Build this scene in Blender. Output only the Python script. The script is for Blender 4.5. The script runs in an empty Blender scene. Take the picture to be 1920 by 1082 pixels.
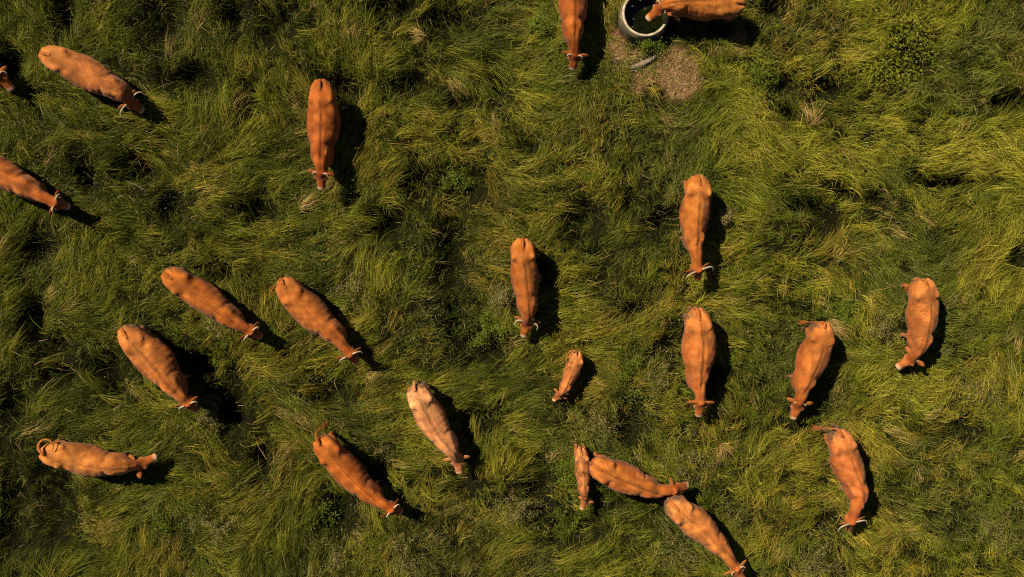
import bpy, bmesh, math, random
import numpy as np
from mathutils import Vector, Matrix

random.seed(7)
RNG = np.random.default_rng(11)
scene = bpy.context.scene
COL = scene.collection

# ------------------------------------------------------------------ camera, light, exposure
CAM_H = 25.5            # drone height above the ground
FPX = 2000.0            # focal length in pixels of a 1920 px wide frame
cam_data = bpy.data.cameras.new("camera")
cam_data.sensor_width = 36.0
cam_data.lens = 36.0 * FPX / 1920.0
cam_data.clip_end = 1000.0
cam = bpy.data.objects.new("camera", cam_data)
cam.location = (0, 0, CAM_H)
cam.rotation_euler = (0, 0, 0)
COL.objects.link(cam)
scene.camera = cam

SHX, SHY = 0.57, -0.42               # shadow offset per metre of height
sun_elev = math.atan2(1.0, math.hypot(SHX, SHY))
world = bpy.data.worlds.new("World")
scene.world = world
world.use_nodes = True
wn = world.node_tree.nodes
sky = wn.new("ShaderNodeTexSky")
sky.sky_type = 'NISHITA'
sky.sun_disc = False
sky.sun_elevation = sun_elev
sky.air_density = 0.4
sky.dust_density = 0.4
sky.ozone_density = 0.6
sky.sun_rotation = math.atan2(-SHX, -SHY)
bg = wn["Background"]
bg.inputs["Strength"].default_value = 0.05
world.node_tree.links.new(sky.outputs[0], bg.inputs[0])

sun_data = bpy.data.lights.new("sun", 'SUN')
sun_data.energy = 5.0
sun_data.angle = math.radians(0.55)
sun_data.color = (1.0, 0.87, 0.63)
sun = bpy.data.objects.new("sun", sun_data)
sun.rotation_euler = Vector((SHX, SHY, -1.0)).to_track_quat('-Z', 'Y').to_euler()
sun.location = (-8, 5, 20)
COL.objects.link(sun)

scene.cycles.use_denoising = False
scene.cycles.filter_width = 1.2
scene.cycles.max_bounces = 4
scene.cycles.diffuse_bounces = 2
scene.cycles.transmission_bounces = 3
scene.cycles.transparent_max_bounces = 6
vs = scene.view_settings
vs.view_transform = 'Standard'
vs.look = 'None'
vs.exposure = 0.55
vs.gamma = 1.0
vs.use_curve_mapping = False


# ------------------------------------------------------------------ helpers
def at(px, py, z=0.0):
    k = (CAM_H - z) / FPX
    return np.array([(px - 960.0) * k, -(py - 541.0) * k, z])


def tag(o, label=None, cat=None, group=None, kind=None):
    if label: o["label"] = label
    if cat: o["category"] = cat
    if group: o["group"] = group
    if kind: o["kind"] = kind
    return o


def empty(name, loc):
    o = bpy.data.objects.new(name, None)
    o.empty_display_size = 0.2
    o.location = loc
    COL.objects.link(o)
    return o


def link_mesh(name, me, mat=None, parent=None, smooth=False):
    o = bpy.data.objects.new(name, me)
    COL.objects.link(o)
    if mat: me.materials.append(mat)
    if parent: o.parent = parent
    if smooth:
        me.polygons.foreach_set("use_smooth", np.ones(len(me.polygons), bool))
    return o


def mesh_from(name, verts, faces):
    me = bpy.data.meshes.new(name)
    me.from_pydata([tuple(v) for v in verts], [], faces)
    me.update()
    return me


def fast_mesh(name, verts, loops, totals):
    me = bpy.data.meshes.new(name)
    me.vertices.add(len(verts))
    me.vertices.foreach_set("co", np.ascontiguousarray(verts, np.float32).ravel())
    me.loops.add(len(loops))
    me.loops.foreach_set("vertex_index", np.ascontiguousarray(loops, np.int32))
    me.polygons.add(len(totals))
    starts = np.concatenate([[0], np.cumsum(totals)[:-1]]).astype(np.int32)
    me.polygons.foreach_set("loop_start", starts)
    me.update(calc_edges=True)
    return me


def set_col(me, rgb, name="col"):
    a = me.attributes.new(name, 'FLOAT_COLOR', 'POINT')
    c = np.ones((len(rgb), 4), np.float32)
    c[:, :3] = rgb
    a.data.foreach_set("color", c.ravel())


class Noise2:
    """smooth value noise on a lattice, vectorised"""
    def __init__(self, seed, scale):
        r = np.random.default_rng(seed)
        self.g = r.random((256, 256)).astype(np.float32)
        self.s = scale

    def __call__(self, x, y):
        x = np.asarray(x) / self.s + 57.3
        y = np.asarray(y) / self.s + 91.7
        xi = np.floor(x).astype(int); yi = np.floor(y).astype(int)
        fx = x - xi; fy = y - yi
        fx = fx * fx * (3 - 2 * fx); fy = fy * fy * (3 - 2 * fy)
        g = self.g
        a = g[xi % 256, yi % 256]; b = g[(xi + 1) % 256, yi % 256]
        c = g[xi % 256, (yi + 1) % 256]; d = g[(xi + 1) % 256, (yi + 1) % 256]
        return (a * (1 - fx) + b * fx) * (1 - fy) + (c * (1 - fx) + d * fx) * fy


def fbm(seed, scale):
    ns = [Noise2(seed, scale), Noise2(seed + 1, scale / 2.1), Noise2(seed + 2, scale / 4.3)]
    return lambda x, y: (ns[0](x, y) * 0.57 + ns[1](x, y) * 0.28 + ns[2](x, y) * 0.15)


def sstep(a, b, x):
    t = np.clip((np.asarray(x, float) - a) / (b - a), 0, 1)
    return t * t * (3 - 2 * t)


# ------------------------------------------------------------------ materials
def attr_mat(name, rough=0.6, spec=0.3, translucent=0.0, bump=None, mottle=None, sheen=0.0):
    m = bpy.data.materials.new(name)
    m.use_nodes = True
    nt = m.node_tree; n = nt.nodes; l = nt.links
    p = n["Principled BSDF"]
    p.inputs["Roughness"].default_value = rough
    p.inputs["Specular IOR Level"].default_value = spec
    if sheen:
        p.inputs["Sheen Weight"].default_value = sheen
        p.inputs["Sheen Roughness"].default_value = 0.5
    a = n.new("ShaderNodeAttribute"); a.attribute_name = "col"
    csock = a.outputs["Color"]
    if mottle:
        tc = n.new("ShaderNodeTexCoord")
        nz = n.new("ShaderNodeTexNoise"); nz.inputs["Scale"].default_value = mottle[0]
        nz.inputs["Detail"].default_value = 5.0
        l.new(tc.outputs["Object"], nz.inputs["Vector"])
        mr = n.new("ShaderNodeMapRange")
        mr.inputs["To Min"].default_value = 1 - mottle[1]; mr.inputs["To Max"].default_value = 1 + mottle[1]
        mr.inputs["From Min"].default_value = 0.3; mr.inputs["From Max"].default_value = 0.7
        l.new(nz.outputs["Fac"], mr.inputs["Value"])
        vm = n.new("ShaderNodeVectorMath"); vm.operation = 'SCALE'
        l.new(csock, vm.inputs[0]); l.new(mr.outputs[0], vm.inputs["Scale"])
        csock = vm.outputs[0]
    l.new(csock, p.inputs["Base Color"])
    if bump:
        tc = n.new("ShaderNodeTexCoord")
        nz = n.new("ShaderNodeTexNoise"); nz.inputs["Scale"].default_value = bump[0]
        nz.inputs["Detail"].default_value = 6.0
        l.new(tc.outputs["Object"], nz.inputs["Vector"])
        b = n.new("ShaderNodeBump"); b.inputs["Strength"].default_value = bump[1]
        b.inputs["Distance"].default_value = bump[2]
        l.new(nz.outputs["Fac"], b.inputs["Height"]); l.new(b.outputs[0], p.inputs["Normal"])
    if translucent:
        t = n.new("ShaderNodeBsdfTranslucent")
        l.new(csock, t.inputs["Color"])
        mx = n.new("ShaderNodeMixShader"); mx.inputs[0].default_value = translucent
        l.new(p.outputs[0], mx.inputs[1]); l.new(t.outputs[0], mx.inputs[2])
        l.new(mx.outputs[0], n["Material Output"].inputs["Surface"])
    return m


def noise_mat(name, c1, c2, scale, rough=0.8, spec=0.3, bump=(60, 0.4, 0.01), lo=0.35, hi=0.65):
    m = bpy.data.materials.new(name)
    m.use_nodes = True
    nt = m.node_tree; n = nt.nodes; l = nt.links
    p = n["Principled BSDF"]
    p.inputs["Roughness"].default_value = rough
    p.inputs["Specular IOR Level"].default_value = spec
    tc = n.new("ShaderNodeTexCoord")
    nz = n.new("ShaderNodeTexNoise"); nz.inputs["Scale"].default_value = scale; nz.inputs["Detail"].default_value = 7
    nz.inputs["Roughness"].default_value = 0.65
    l.new(tc.outputs["Object"], nz.inputs["Vector"])
    cr = n.new("ShaderNodeValToRGB")
    cr.color_ramp.elements[0].position = lo; cr.color_ramp.elements[0].color = (*c1, 1)
    cr.color_ramp.elements[1].position = hi; cr.color_ramp.elements[1].color = (*c2, 1)
    l.new(nz.outputs["Fac"], cr.inputs[0]); l.new(cr.outputs[0], p.inputs["Base Color"])
    nb = n.new("ShaderNodeTexNoise"); nb.inputs["Scale"].default_value = bump[0]; nb.inputs["Detail"].default_value = 6
    l.new(tc.outputs["Object"], nb.inputs["Vector"])
    b = n.new("ShaderNodeBump"); b.inputs["Strength"].default_value = bump[1]; b.inputs["Distance"].default_value = bump[2]
    l.new(nb.outputs["Fac"], b.inputs["Height"]); l.new(b.outputs[0], p.inputs["Normal"])
    return m


M_GRASS = attr_mat("grass_blades", rough=0.5, spec=0.08, translucent=0.12)
M_LEAF = attr_mat("weed_leaves", rough=0.6, spec=0.12, translucent=0.15)
M_COAT = attr_mat("cow_coat", rough=0.72, spec=0.10, bump=(90, 0.5, 0.008), mottle=(38, 0.30), sheen=0.06)
M_GROUND = attr_mat("soil", rough=0.95, spec=0.0, bump=(35, 0.8, 0.03), mottle=(14, 0.35))
M_HORN = noise_mat("horn", (0.25, 0.18, 0.10), (0.47, 0.38, 0.27), 9, rough=0.45, spec=0.4, bump=(40, 0.2, 0.003))
M_STUB = noise_mat("stub_horn", (0.26, 0.15, 0.075), (0.46, 0.34, 0.22), 9, rough=0.55, spec=0.3, bump=(40, 0.2, 0.003))
M_HOOF = noise_mat("hoof", (0.03, 0.022, 0.015), (0.07, 0.05, 0.035), 12, rough=0.6)
M_EYE = noise_mat("eye", (0.006, 0.004, 0.003), (0.012, 0.008, 0.006), 5, rough=0.1, spec=0.6, bump=(5, 0, 0.001))
M_CONC = noise_mat("weathered_concrete", (0.26, 0.20, 0.13), (0.55, 0.46, 0.34), 8, rough=0.9, bump=(45, 0.6, 0.008))
M_WALL = noise_mat("shaded_concrete", (0.06, 0.055, 0.03), (0.22, 0.18, 0.11), 6, rough=0.95, bump=(45, 0.6, 0.008))  # wall concrete darkened to paint in the shade that hides it
M_ALGAE = noise_mat("algae_bed", (0.012, 0.016, 0.006), (0.07, 0.075, 0.016), 7, rough=0.9, bump=(30, 0.5, 0.02))
M_WOOD = noise_mat("grey_weathered_wood", (0.12, 0.09, 0.07), (0.30, 0.24, 0.19), 14, rough=0.9, bump=(50, 0.6, 0.008))
M_RING = noise_mat("float_rubber", (0.10, 0.09, 0.05), (0.22, 0.19, 0.11), 20, rough=0.6)

# ------------------------------------------------------------------ layout maps (metres on the ground)
# combed direction of the lodged grass: photo x, y, tip direction in degrees (0 right, 90 up)
FLOW = [(20,30,120),(115,15,95),(190,40,60),(300,60,75),(420,40,70),(400,110,75),(470,120,80),(60,50,140),(130,230,-40),
(170,215,-20),(165,310,95),(170,360,-60),(220,400,-12),(310,300,-40),(230,262,15),(110,310,60),(340,430,50),(390,400,20),
(432,425,-5),(400,460,12),(450,350,60),(470,330,40),(300,360,60),(60,430,50),(100,450,90),(180,470,70),(30,500,70),
(250,440,-20),(370,230,120),(400,250,60),(330,500,30),
(500,20,-50),(620,30,80),(650,90,90),(690,150,90),(540,290,30),(500,330,10),(570,400,30),(540,430,25),(500,480,15),
(600,450,20),(760,110,-20),(850,125,-15),(740,70,30),(770,150,5),(900,170,-60),(930,200,-70),(760,265,5),(850,240,5),
(720,270,-5),(920,310,-15),(900,370,-60),(950,350,-70),(700,310,70),(690,335,60),(770,380,-70),(860,440,25),(760,470,0),
(790,500,90),(650,490,60),(540,200,150),(520,100,110),(900,40,20),
(980,130,30),(1010,165,20),(1000,220,-60),(1040,245,60),(1090,230,70),(1060,265,30),(1150,250,90),(1210,240,-60),
(1220,285,80),(1160,340,60),(1330,225,40),(1330,270,75),(1400,200,-40),(1420,250,-30),(1080,370,10),(1000,370,-20),
(990,330,70),(1130,380,60),(1040,430,60),(1150,460,45),(1240,440,80),(1200,490,80),(1400,350,-45),(1420,450,20),
(1810,50,60),(1850,110,-70),(1900,60,50),(1880,250,-30),(1890,190,60),(1830,325,20),(1870,345,-25),(1720,170,30),
(1800,160,-20),(1650,210,50),(1620,240,-20),(1600,350,-30),(1640,300,-35),(1500,300,20),(1460,330,-60),(1700,300,-45),
(1750,260,30),(1650,480,-40),(1640,400,-60),(1560,440,70),(1490,510,-45),(1450,470,60),(1860,430,70),(1780,500,45),
(1490,80,30),(1560,60,20),
(80,620,50),(110,660,-45),(50,690,60),(150,640,-40),(30,760,60),(80,760,20),(180,765,-10),(230,790,50),(260,730,-50),
(300,800,60),(420,720,70),(450,770,70),(370,600,30),(60,900,-50),(50,960,-80),(110,980,-40),(200,970,25),(210,920,25),
(30,1030,80),(430,860,-40),(400,800,-60),(460,880,70),(150,1050,20),(260,1050,70),(200,580,60),
(500,640,60),(490,700,-60),(740,590,85),(760,550,85),(800,560,-60),(540,680,60),(620,720,10),(700,750,40),(500,900,60),
(520,980,80),(500,1050,90),(560,800,-50),(720,820,10),(880,700,20),(930,720,0),(880,660,30),(930,800,70),(920,900,80),
(900,960,-70),(850,1000,60),(900,1040,60),(740,760,-35),
(1050,560,20),(1100,600,20),(1150,570,20),(1000,700,45),(980,800,-40),(1020,870,40),(1010,950,-40),(1000,1050,30),
(1130,1000,50),(1180,960,0),(1100,1050,40),(1400,560,10),(1390,620,-40),(1420,680,10),(1400,750,80),(1390,960,50),
(1400,1000,60),(1410,900,70),
(1530,570,-50),(1590,630,-45),(1470,650,10),(1460,720,70),(1460,850,15),(1500,830,30),(1470,900,-5),(1600,720,40),
(1680,720,-10),(1790,620,-50),(1850,580,80),(1830,650,20),(1900,700,70),(1650,850,-50),(1720,900,60),(1800,850,30),
(1850,800,70),(1720,990,-50),(1700,1055,60),(1820,1000,80),(1450,1000,60)]
# hollows where the sward parts: photo x, y, half-width, half-height (px)
HOLES = [(350,152,32,18),(247,322,24,16),(312,388,14,20),(272,335,16,10),(470,400,20,18),(60,475,28,14),(305,25,26,42),
(115,20,12,30),(508,35,26,22),(712,20,14,18),(832,40,30,16),(760,165,26,14),(782,352,14,24),(855,352,34,18),(722,430,22,18),
(840,490,14,48),(985,275,16,12),(1172,385,14,16),(1090,415,20,22),(1250,420,24,16),(1122,505,10,20),(1450,15,14,12),
(1548,168,16,12),(1538,428,18,26),(1505,392,22,10),(1582,365,18,9),(1690,92,14,14),(1685,140,28,14),(1910,490,14,12),
(50,610,14,34),(85,660,20,14),(100,712,22,14),(190,695,22,18),(12,770,20,26),(85,955,34,52),(12,970,24,60),(420,765,22,40),
(205,725,14,22),(625,965,24,28),(902,655,30,24),(892,795,20,14),(855,905,16,14),(1002,950,14,55),(1090,985,24,26),
(1172,800,16,24),(1182,590,20,8),(1780,808,44,10),(1540,985,16,14),(600,745,20,14),(480,870,10,40),(1480,210,14,10),
(1460,160,18,10),(640,170,24,16),(745,20,20,14),(930,160,12,18),(20,120,16,14),(150,330,10,26),(1780,345,40,8),(1900,200,30,12),
(560,55,10,10),(1330,700,12,14),(1250,660,14,20),(1005,520,12,16),(1640,380,16,8),(700,880,14,20),(1055,1010,20,18),(850,600,12,30),
(370,690,20,16),(460,200,14,18),(430,30,14,20),(1240,180,6,6),(1560,1060,20,12),(860,190,20,10),(410,520,14,10)]
HOLES_M = np.array([(*at(h[0], h[1], 0.15)[:2], h[2] * 0.0165, h[3] * 0.0165) for h in HOLES])
FLOW_P = np.array([at(f[0], f[1], 0.25)[:2] for f in FLOW])
FLOW_V = np.array([(math.cos(math.radians(f[2])), math.sin(math.radians(f[2]))) for f in FLOW])

# flow sampled once on a grid
GX0, GY0, GD = -26.0, -20.0, 0.1
GNX, GNY = 520, 400
gx = GX0 + np.arange(GNX) * GD
gy = GY0 + np.arange(GNY) * GD
GXX, GYY = np.meshgrid(gx, gy, indexing='ij')
vx = np.zeros_like(GXX); vy = np.zeros_like(GXX)
n1, n2 = fbm(101, 3.0), fbm(131, 3.0)
vx += 0.10 * (n1(GXX, GYY) - 0.5) * 3; vy += 0.10 * (n2(GXX, GYY) - 0.5) * 3
for (p, v) in zip(FLOW_P, FLOW_V):
    w = np.exp(-((GXX - p[0]) ** 2 + (GYY - p[1]) ** 2) / (2 * 0.42 ** 2))
    vx += w * v[0]; vy += w * v[1]
FLOW_ANG = np.arctan2(vy, vx)
n3 = fbm(171, 0.9)
FLOW_ANG = FLOW_ANG + (n3(GXX, GYY) - 0.5) * 1.3
FC, FS = np.cos(FLOW_ANG), np.sin(FLOW_ANG)


def flow(x, y):
    i = np.clip(((x - GX0) / GD).astype(int), 0, GNX - 1)
    j = np.clip(((y - GY0) / GD).astype(int), 0, GNY - 1)
    return np.arctan2(FS[i, j], FC[i, j])


HOLE_G = np.zeros_like(GXX)
nh = fbm(211, 0.35)
for (hx, hy, rx, ry) in HOLES_M:
    d = ((GXX - hx) / rx) ** 2 + ((GYY - hy) / ry) ** 2
    HOLE_G = np.maximum(HOLE_G, np.exp(-d * 0.9))
HOLE_G = np.clip(HOLE_G * (0.75 + 1.1 * nh(GXX, GYY)), 0, 1)
nm = fbm(223, 1.1)
nm2 = fbm(227, 0.75)
MOUND_G = np.clip(0.95 - 2.4 * np.abs(nm(GXX, GYY) - 0.5) * 1.6 + (nm2(GXX, GYY) - 0.55) * 1.6, 0, 1)
TROUGH = at(1210.5, 24.5, 0.55)[:2]
nd = fbm(251, 0.5)
dx, dy = at(1238, 138)[:2]
bx2, by2 = at(1150, 90)[:2]
bx3, by3 = at(1360, 85)[:2]
DIRT_G = np.maximum(np.maximum(1.05 - np.sqrt(((GXX - dx) / 0.98) ** 2 + ((GYY - dy) / 0.66) ** 2),
                    1.0 - np.sqrt(((GXX - bx2) / 0.40) ** 2 + ((GYY - by2) / 0.70) ** 2)),
                    0.12 - 0.40 * np.sqrt(((GXX - bx3) / 1.2) ** 2 + ((GYY - by3) / 0.7) ** 2))
DIRT_G = sstep(0.05, 0.62, DIRT_G + (nd(GXX, GYY) - 0.5) * 1.5)


def gsample(G, x, y):
    i = np.clip(((np.asarray(x) - GX0) / GD).astype(int), 0, GNX - 1)
    j = np.clip(((np.asarray(y) - GY0) / GD).astype(int), 0, GNY - 1)
    return G[i, j]


ng = fbm(271, 1.4)


def ground_z(x, y):
    return (ng(x, y) - 0.5) * 0.10 - 0.62 * gsample(HOLE_G, x, y)  # hollows sunk deeper than the real ground so they fall into shade


# ------------------------------------------------------------------ ground sheet
def axis(inner, step):
    a = list(np.arange(-inner, inner + 1e-6, step))
    e = [inner + d for d in (1.0, 2.5, 5, 9, 15, 25, 45, 80, 140, 240)]
    return np.array([-v for v in reversed(e)] + a + e)


ax, ay = axis(15.0, 0.125), axis(9.5, 0.125)
X, Y = np.meshgrid(ax, ay, indexing='ij')
Z = ground_z(X, Y)
V = np.stack([X, Y, Z], -1).reshape(-1, 3)
nx_, ny_ = len(ax), len(ay)
I = np.arange(nx_ * ny_).reshape(nx_, ny_)
Q = np.stack([I[:-1, :-1], I[1:, :-1], I[1:, 1:], I[:-1, 1:]], -1).reshape(-1, 4)
me = fast_mesh("ground", V, Q.ravel(), np.full(len(Q), 4))
dirt = gsample(DIRT_G, V[:, 0], V[:, 1])[:, None]
nsoil = fbm(291, 0.5)(V[:, 0], V[:, 1])[:, None]
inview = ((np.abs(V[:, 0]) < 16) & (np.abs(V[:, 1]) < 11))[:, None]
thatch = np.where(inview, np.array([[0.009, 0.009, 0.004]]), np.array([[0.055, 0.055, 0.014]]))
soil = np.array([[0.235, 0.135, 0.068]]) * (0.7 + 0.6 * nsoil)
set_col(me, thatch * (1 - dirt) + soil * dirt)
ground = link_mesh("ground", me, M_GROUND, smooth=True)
tag(ground, "pasture soil with a bare trodden tan patch below the water trough", "ground", kind="structure")


# ------------------------------------------------------------------ grass
def build_blades(name, root, ang, L, H, tipf, width, col, curl, roll, lat0=None, converge=0.5, follow=0.5, mat=M_GRASS,
                 nseg=4, parent=None, offset=(0, 0, 0), rise=0.3):
    """root (N,3), ang (N) tip heading, L length, H crest height, tipf tip height fraction"""
    N = len(root)
    S = np.linspace(0, 1, nseg + 1)
    P = np.zeros((N, nseg + 1, 3), np.float32)
    P[:, 0] = root
    a = ang.copy()
    x, y = root[:, 0].copy(), root[:, 1].copy()
    dirs = [a.copy()]
    for k in range(1, nseg + 1):
        ds = L / nseg * (0.55 if k == 1 else 1.15)
        if follow > 0:
            fa = flow(x, y)
            a = a + follow * 0.5 * np.arctan2(np.sin(fa - a), np.cos(fa - a))
        a = a + curl / nseg
        x = x + np.cos(a) * ds; y = y + np.sin(a) * ds
        s = S[k]
        up = np.where(s < rise, s / rise, 1.0)
        if lat0 is not None:
            pass
        z = root[:, 2] + H * (np.sin(min(s / rise, 1.0) * math.pi / 2) if s < 1 else 1.0)
        if s > rise:
            t = (s - rise) / (1 - rise)
            z = root[:, 2] + H * (1 - (1 - tipf) * t ** 1.5)
        P[:, k, 0] = x; P[:, k, 1] = y; P[:, k, 2] = z
        dirs.append(a.copy())
    prof = np.array([0.8, 1.0, 0.9, 0.6, 0.0]) if nseg == 4 else np.array([0.9, 1.0, 0.7, 0.0])
    verts = np.zeros((N, nseg * 2 + 1, 3), np.float32)
    for k in range(nseg):
        a = dirs[min(k + 1, nseg)] if k == 0 else 0.5 * (dirs[k] + dirs[min(k + 1, nseg)])
        wv = np.stack([-np.sin(a) * np.cos(roll), np.cos(a) * np.cos(roll), np.sin(roll)], -1) * (width * prof[k] * 0.5)[:, None]
        verts[:, 2 * k] = P[:, k] - wv
        verts[:, 2 * k + 1] = P[:, k] + wv
    verts[:, -1] = P[:, -1]
    nv = nseg * 2 + 1
    pat = []
    tot = []
    for k in range(nseg - 1):
        pat += [2 * k, 2 * k + 1, 2 * k + 3, 2 * k + 2]; tot.append(4)
    k = nseg - 1
    pat += [2 * k, 2 * k + 1, 2 * nseg]; tot.append(3)
    pat = np.array(pat)
    loops = (np.arange(N)[:, None] * nv + pat[None]).ravel()
    totals = np.tile(np.array(tot), N)
    v = verts.reshape(-1, 3) - np.array(offset, np.float32)
    me = fast_mesh(name, v, loops, totals)
    set_col(me, np.repeat(col, nv, axis=0))
    return link_mesh(name, me, mat, parent)


PAL = np.array([[0.096, 0.122, 0.009],    # mid green
                [0.240, 0.218, 0.022],    # yellow green
                [0.028, 0.040, 0.004],    # dark green
                [0.260, 0.190, 0.024],    # olive straw
                [0.400, 0.270, 0.095],    # dry straw
                [0.135, 0.128, 0.030]])   # grey green
nc1, nc2, nc3, nc4 = fbm(301, 1.5), fbm(311, 1.0), fbm(321, 2.6), fbm(331, 0.6)
nmess = fbm(341, 1.8)


def scatter(area, step, inner=None):
    x0, x1, y0, y1 = area
    nx, ny = int((x1 - x0) / step), int((y1 - y0) / step)
    xx, yy = np.meshgrid(np.arange(nx), np.arange(ny), indexing='ij')
    x = x0 + (xx.ravel() + RNG.random(nx * ny)) * step
    y = y0 + (yy.ravel() + RNG.random(nx * ny)) * step
    if inner:
        k = ~((x > inner[0]) & (x < inner[1]) & (y > inner[2]) & (y < inner[3]))
        x, y = x[k], y[k]
    return x, y


def make_grass(name, area, step, nb, mode, wmul=1.0, inner=None, label=None):
    x, y = scatter(area, step, inner)
    lock = mode == "lock"
    th = flow(x, y)
    hole = gsample(HOLE_G, x, y); dirt = gsample(DIRT_G, x, y); mound = gsample(MOUND_G, x, y)
    ahead = np.maximum(hole, gsample(HOLE_G, x + np.cos(th) * 0.45, y + np.sin(th) * 0.45)) if lock else hole
    n = len(x)
    rgt = sstep(900, 1900, x / 0.01275 + 960)
    mess = sstep(0.50 - 0.10 * rgt, 0.72 - 0.10 * rgt, nmess(x, y))
    keep = RNG.random(n) > np.clip(ahead * 1.7, 0, 0.99 if lock else 0.12)
    keep &= RNG.random(n) > dirt * (1.2 if lock else 0.60)
    keep &= np.hypot(x - TROUGH[0], y - TROUGH[1]) > (0.80 if lock else 0.64)
    if lock:
        keep &= RNG.random(n) > 0.62 * mess
    x, y, th, hole, dirt, mound, mess = (a[keep] for a in (x, y, th, hole, dirt, mound, mess))
    n = len(x)
    pxx = x / 0.01275 + 960
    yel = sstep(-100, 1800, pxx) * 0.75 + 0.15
    c1, c2, c4 = nc1(x, y), nc2(x, y), nc4(x, y)
    sunside = gsample(HOLE_G, x + SHX * 0.75, y + SHY * 0.75) * (1 - hole)       # grass on the sunny rim, raised to cast shade into each hollow
    if lock:
        th = th + RNG.normal(0, 0.22 + 0.5 * mess, n)
        L = (0.36 + 0.60 * RNG.random(n) ** 1.6) * (1 - 0.3 * mess)
        H = (0.05 + 0.44 * mound * RNG.random(n) + 0.26 * RNG.random(n) ** 1.3) * (1 - 0.5 * hole) + 0.42 * sunside * (0.5 + 0.5 * RNG.random(n))
        L = L * (1 - 0.35 * sunside)
        wts = np.stack([0.65 + 0 * x, yel * 1.9 * sstep(0.35, 0.65, c1), (1.15 - 0.6 * yel) * sstep(0.62, 0.40, c2),
                        (0.15 + 0.8 * yel) * sstep(0.45, 0.7, nc3(x, y)) * 1.3,
                        0.02 + 0.25 * sstep(0.66, 0.80, c4), 0.5 * sstep(0.5, 0.72, 1 - c1)], -1)
    else:
        th = th + RNG.normal(0, 0.8, n)
        L = (0.18 + 0.26 * RNG.random(n)) * (1 - 0.55 * dirt)
        H = (0.06 + 0.18 * mound + 0.14 * RNG.random(n) + 0.10 * mess) * (1 - 0.75 * dirt)
        wts = np.stack([1.0 + 0 * x, yel * 1.2 * sstep(0.4, 0.7, c1), 1.2 * sstep(0.65, 0.35, c2) + 5 * hole,  # blades in hollows coloured darker, painting in their shade
                        (0.1 + 0.6 * yel) * sstep(0.45, 0.75, nc3(x, y)) + 1.2 * dirt,
                        0.01 + 0.12 * sstep(0.66, 0.82, c4) + 1.6 * dirt, 0.8 * sstep(0.45, 0.72, 1 - c1)], -1)
    wts = wts / wts.sum(1, keepdims=True)
    pick = (RNG.random(n)[:, None] > np.cumsum(wts, 1)).sum(1).clip(0, 5)
    tcol = PAL[pick] * 0.6 + (wts @ PAL) * 0.4
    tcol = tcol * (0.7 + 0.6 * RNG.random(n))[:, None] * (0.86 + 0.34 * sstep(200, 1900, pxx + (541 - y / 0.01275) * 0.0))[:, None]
    t = np.repeat(np.arange(n), nb)
    N = len(t)
    rr = 0.145 if lock else 0.11
    r = np.sqrt(RNG.random(N)) * rr * wmul; ph = RNG.random(N) * 2 * math.pi
    u, lat = r * np.cos(ph) * (1.6 if lock else 1.0), r * np.sin(ph)
    bx = x[t] + np.cos(th[t]) * u - np.sin(th[t]) * lat
    by = y[t] + np.sin(th[t]) * u + np.cos(th[t]) * lat
    # locks: blades lean back to the middle line of their tuft
    ang = th[t] - (lat * 0.75 / np.maximum(L[t], 0.3) if lock else 0) + RNG.normal(0, 0.23 if lock else 0.55, N)
    stray = RNG.random(N) < 0.10
    ang = np.where(stray, RNG.random(N) * 6.283, ang)
    bl = L[t] * (0.6 + 0.55 * RNG.random(N))
    bh = H[t] * (0.6 + 0.5 * RNG.random(N)) * (1 - (0.35 * np.abs(lat) / rr if lock else 0))
    tipf = np.clip((0.02 if lock else 0.35) + 0.40 * RNG.random(N), 0.1, 0.95)
    bz = ground_z(bx, by) - 0.02
    col = tcol[t] * (0.62 + 0.70 * RNG.random(N))[:, None] * np.where(RNG.random(N) < 0.06, 1.7, 1.0)[:, None]  # a few blades brightened in colour as painted highlights
    sp = RNG.random(N)
    col = np.where((sp < 0.03)[:, None], np.array([[0.34, 0.24, 0.085]]) * (0.6 + 0.7 * RNG.random(N))[:, None], col)
    width = (0.0045 + 0.0045 * RNG.random(N)) * wmul
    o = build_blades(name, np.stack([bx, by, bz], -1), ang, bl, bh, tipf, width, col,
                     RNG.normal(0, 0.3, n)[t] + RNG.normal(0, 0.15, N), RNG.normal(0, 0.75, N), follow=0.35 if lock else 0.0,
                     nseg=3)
    tag(o, label, "grass", kind="stuff")
    return o


CORE = (-13.9, 13.9, -8.5, 8.5)
make_grass("lodged_grass", CORE, 0.235, 38, "lock", label="long lodged grass stems combed into swirling locks over the field")
make_grass("grass", CORE, 0.20, 14, "under", label="short leafy pasture grass under and between the lodged locks")
make_grass("outer_grass", (-21, 21, -15, 15), 0.5, 13, "lock", wmul=3.0, inner=CORE,
           label="pasture grass running on beyond the picture edges")


# ------------------------------------------------------------------ cattle
def loft(rings, cap=True):
    """rings: list of (n,3) arrays -> verts, faces of a closed tube"""
    n = len(rings[0])
    verts = np.concatenate(rings + [rings[0].mean(0, keepdims=True), rings[-1].mean(0, keepdims=True)])
    faces = []
    m = len(rings)
    for k in range(m - 1):
        for i in range(n):
            j = (i + 1) % n
            faces.append((k * n + i, k * n + j, (k + 1) * n + j, (k + 1) * n + i))
    a, b = m * n, m * n + 1
    for i in range(n):
        j = (i + 1) % n
        faces.append((a, j, i))
        faces.append((b, (m - 1) * n + i, (m - 1) * n + j))
    return verts, faces


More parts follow.
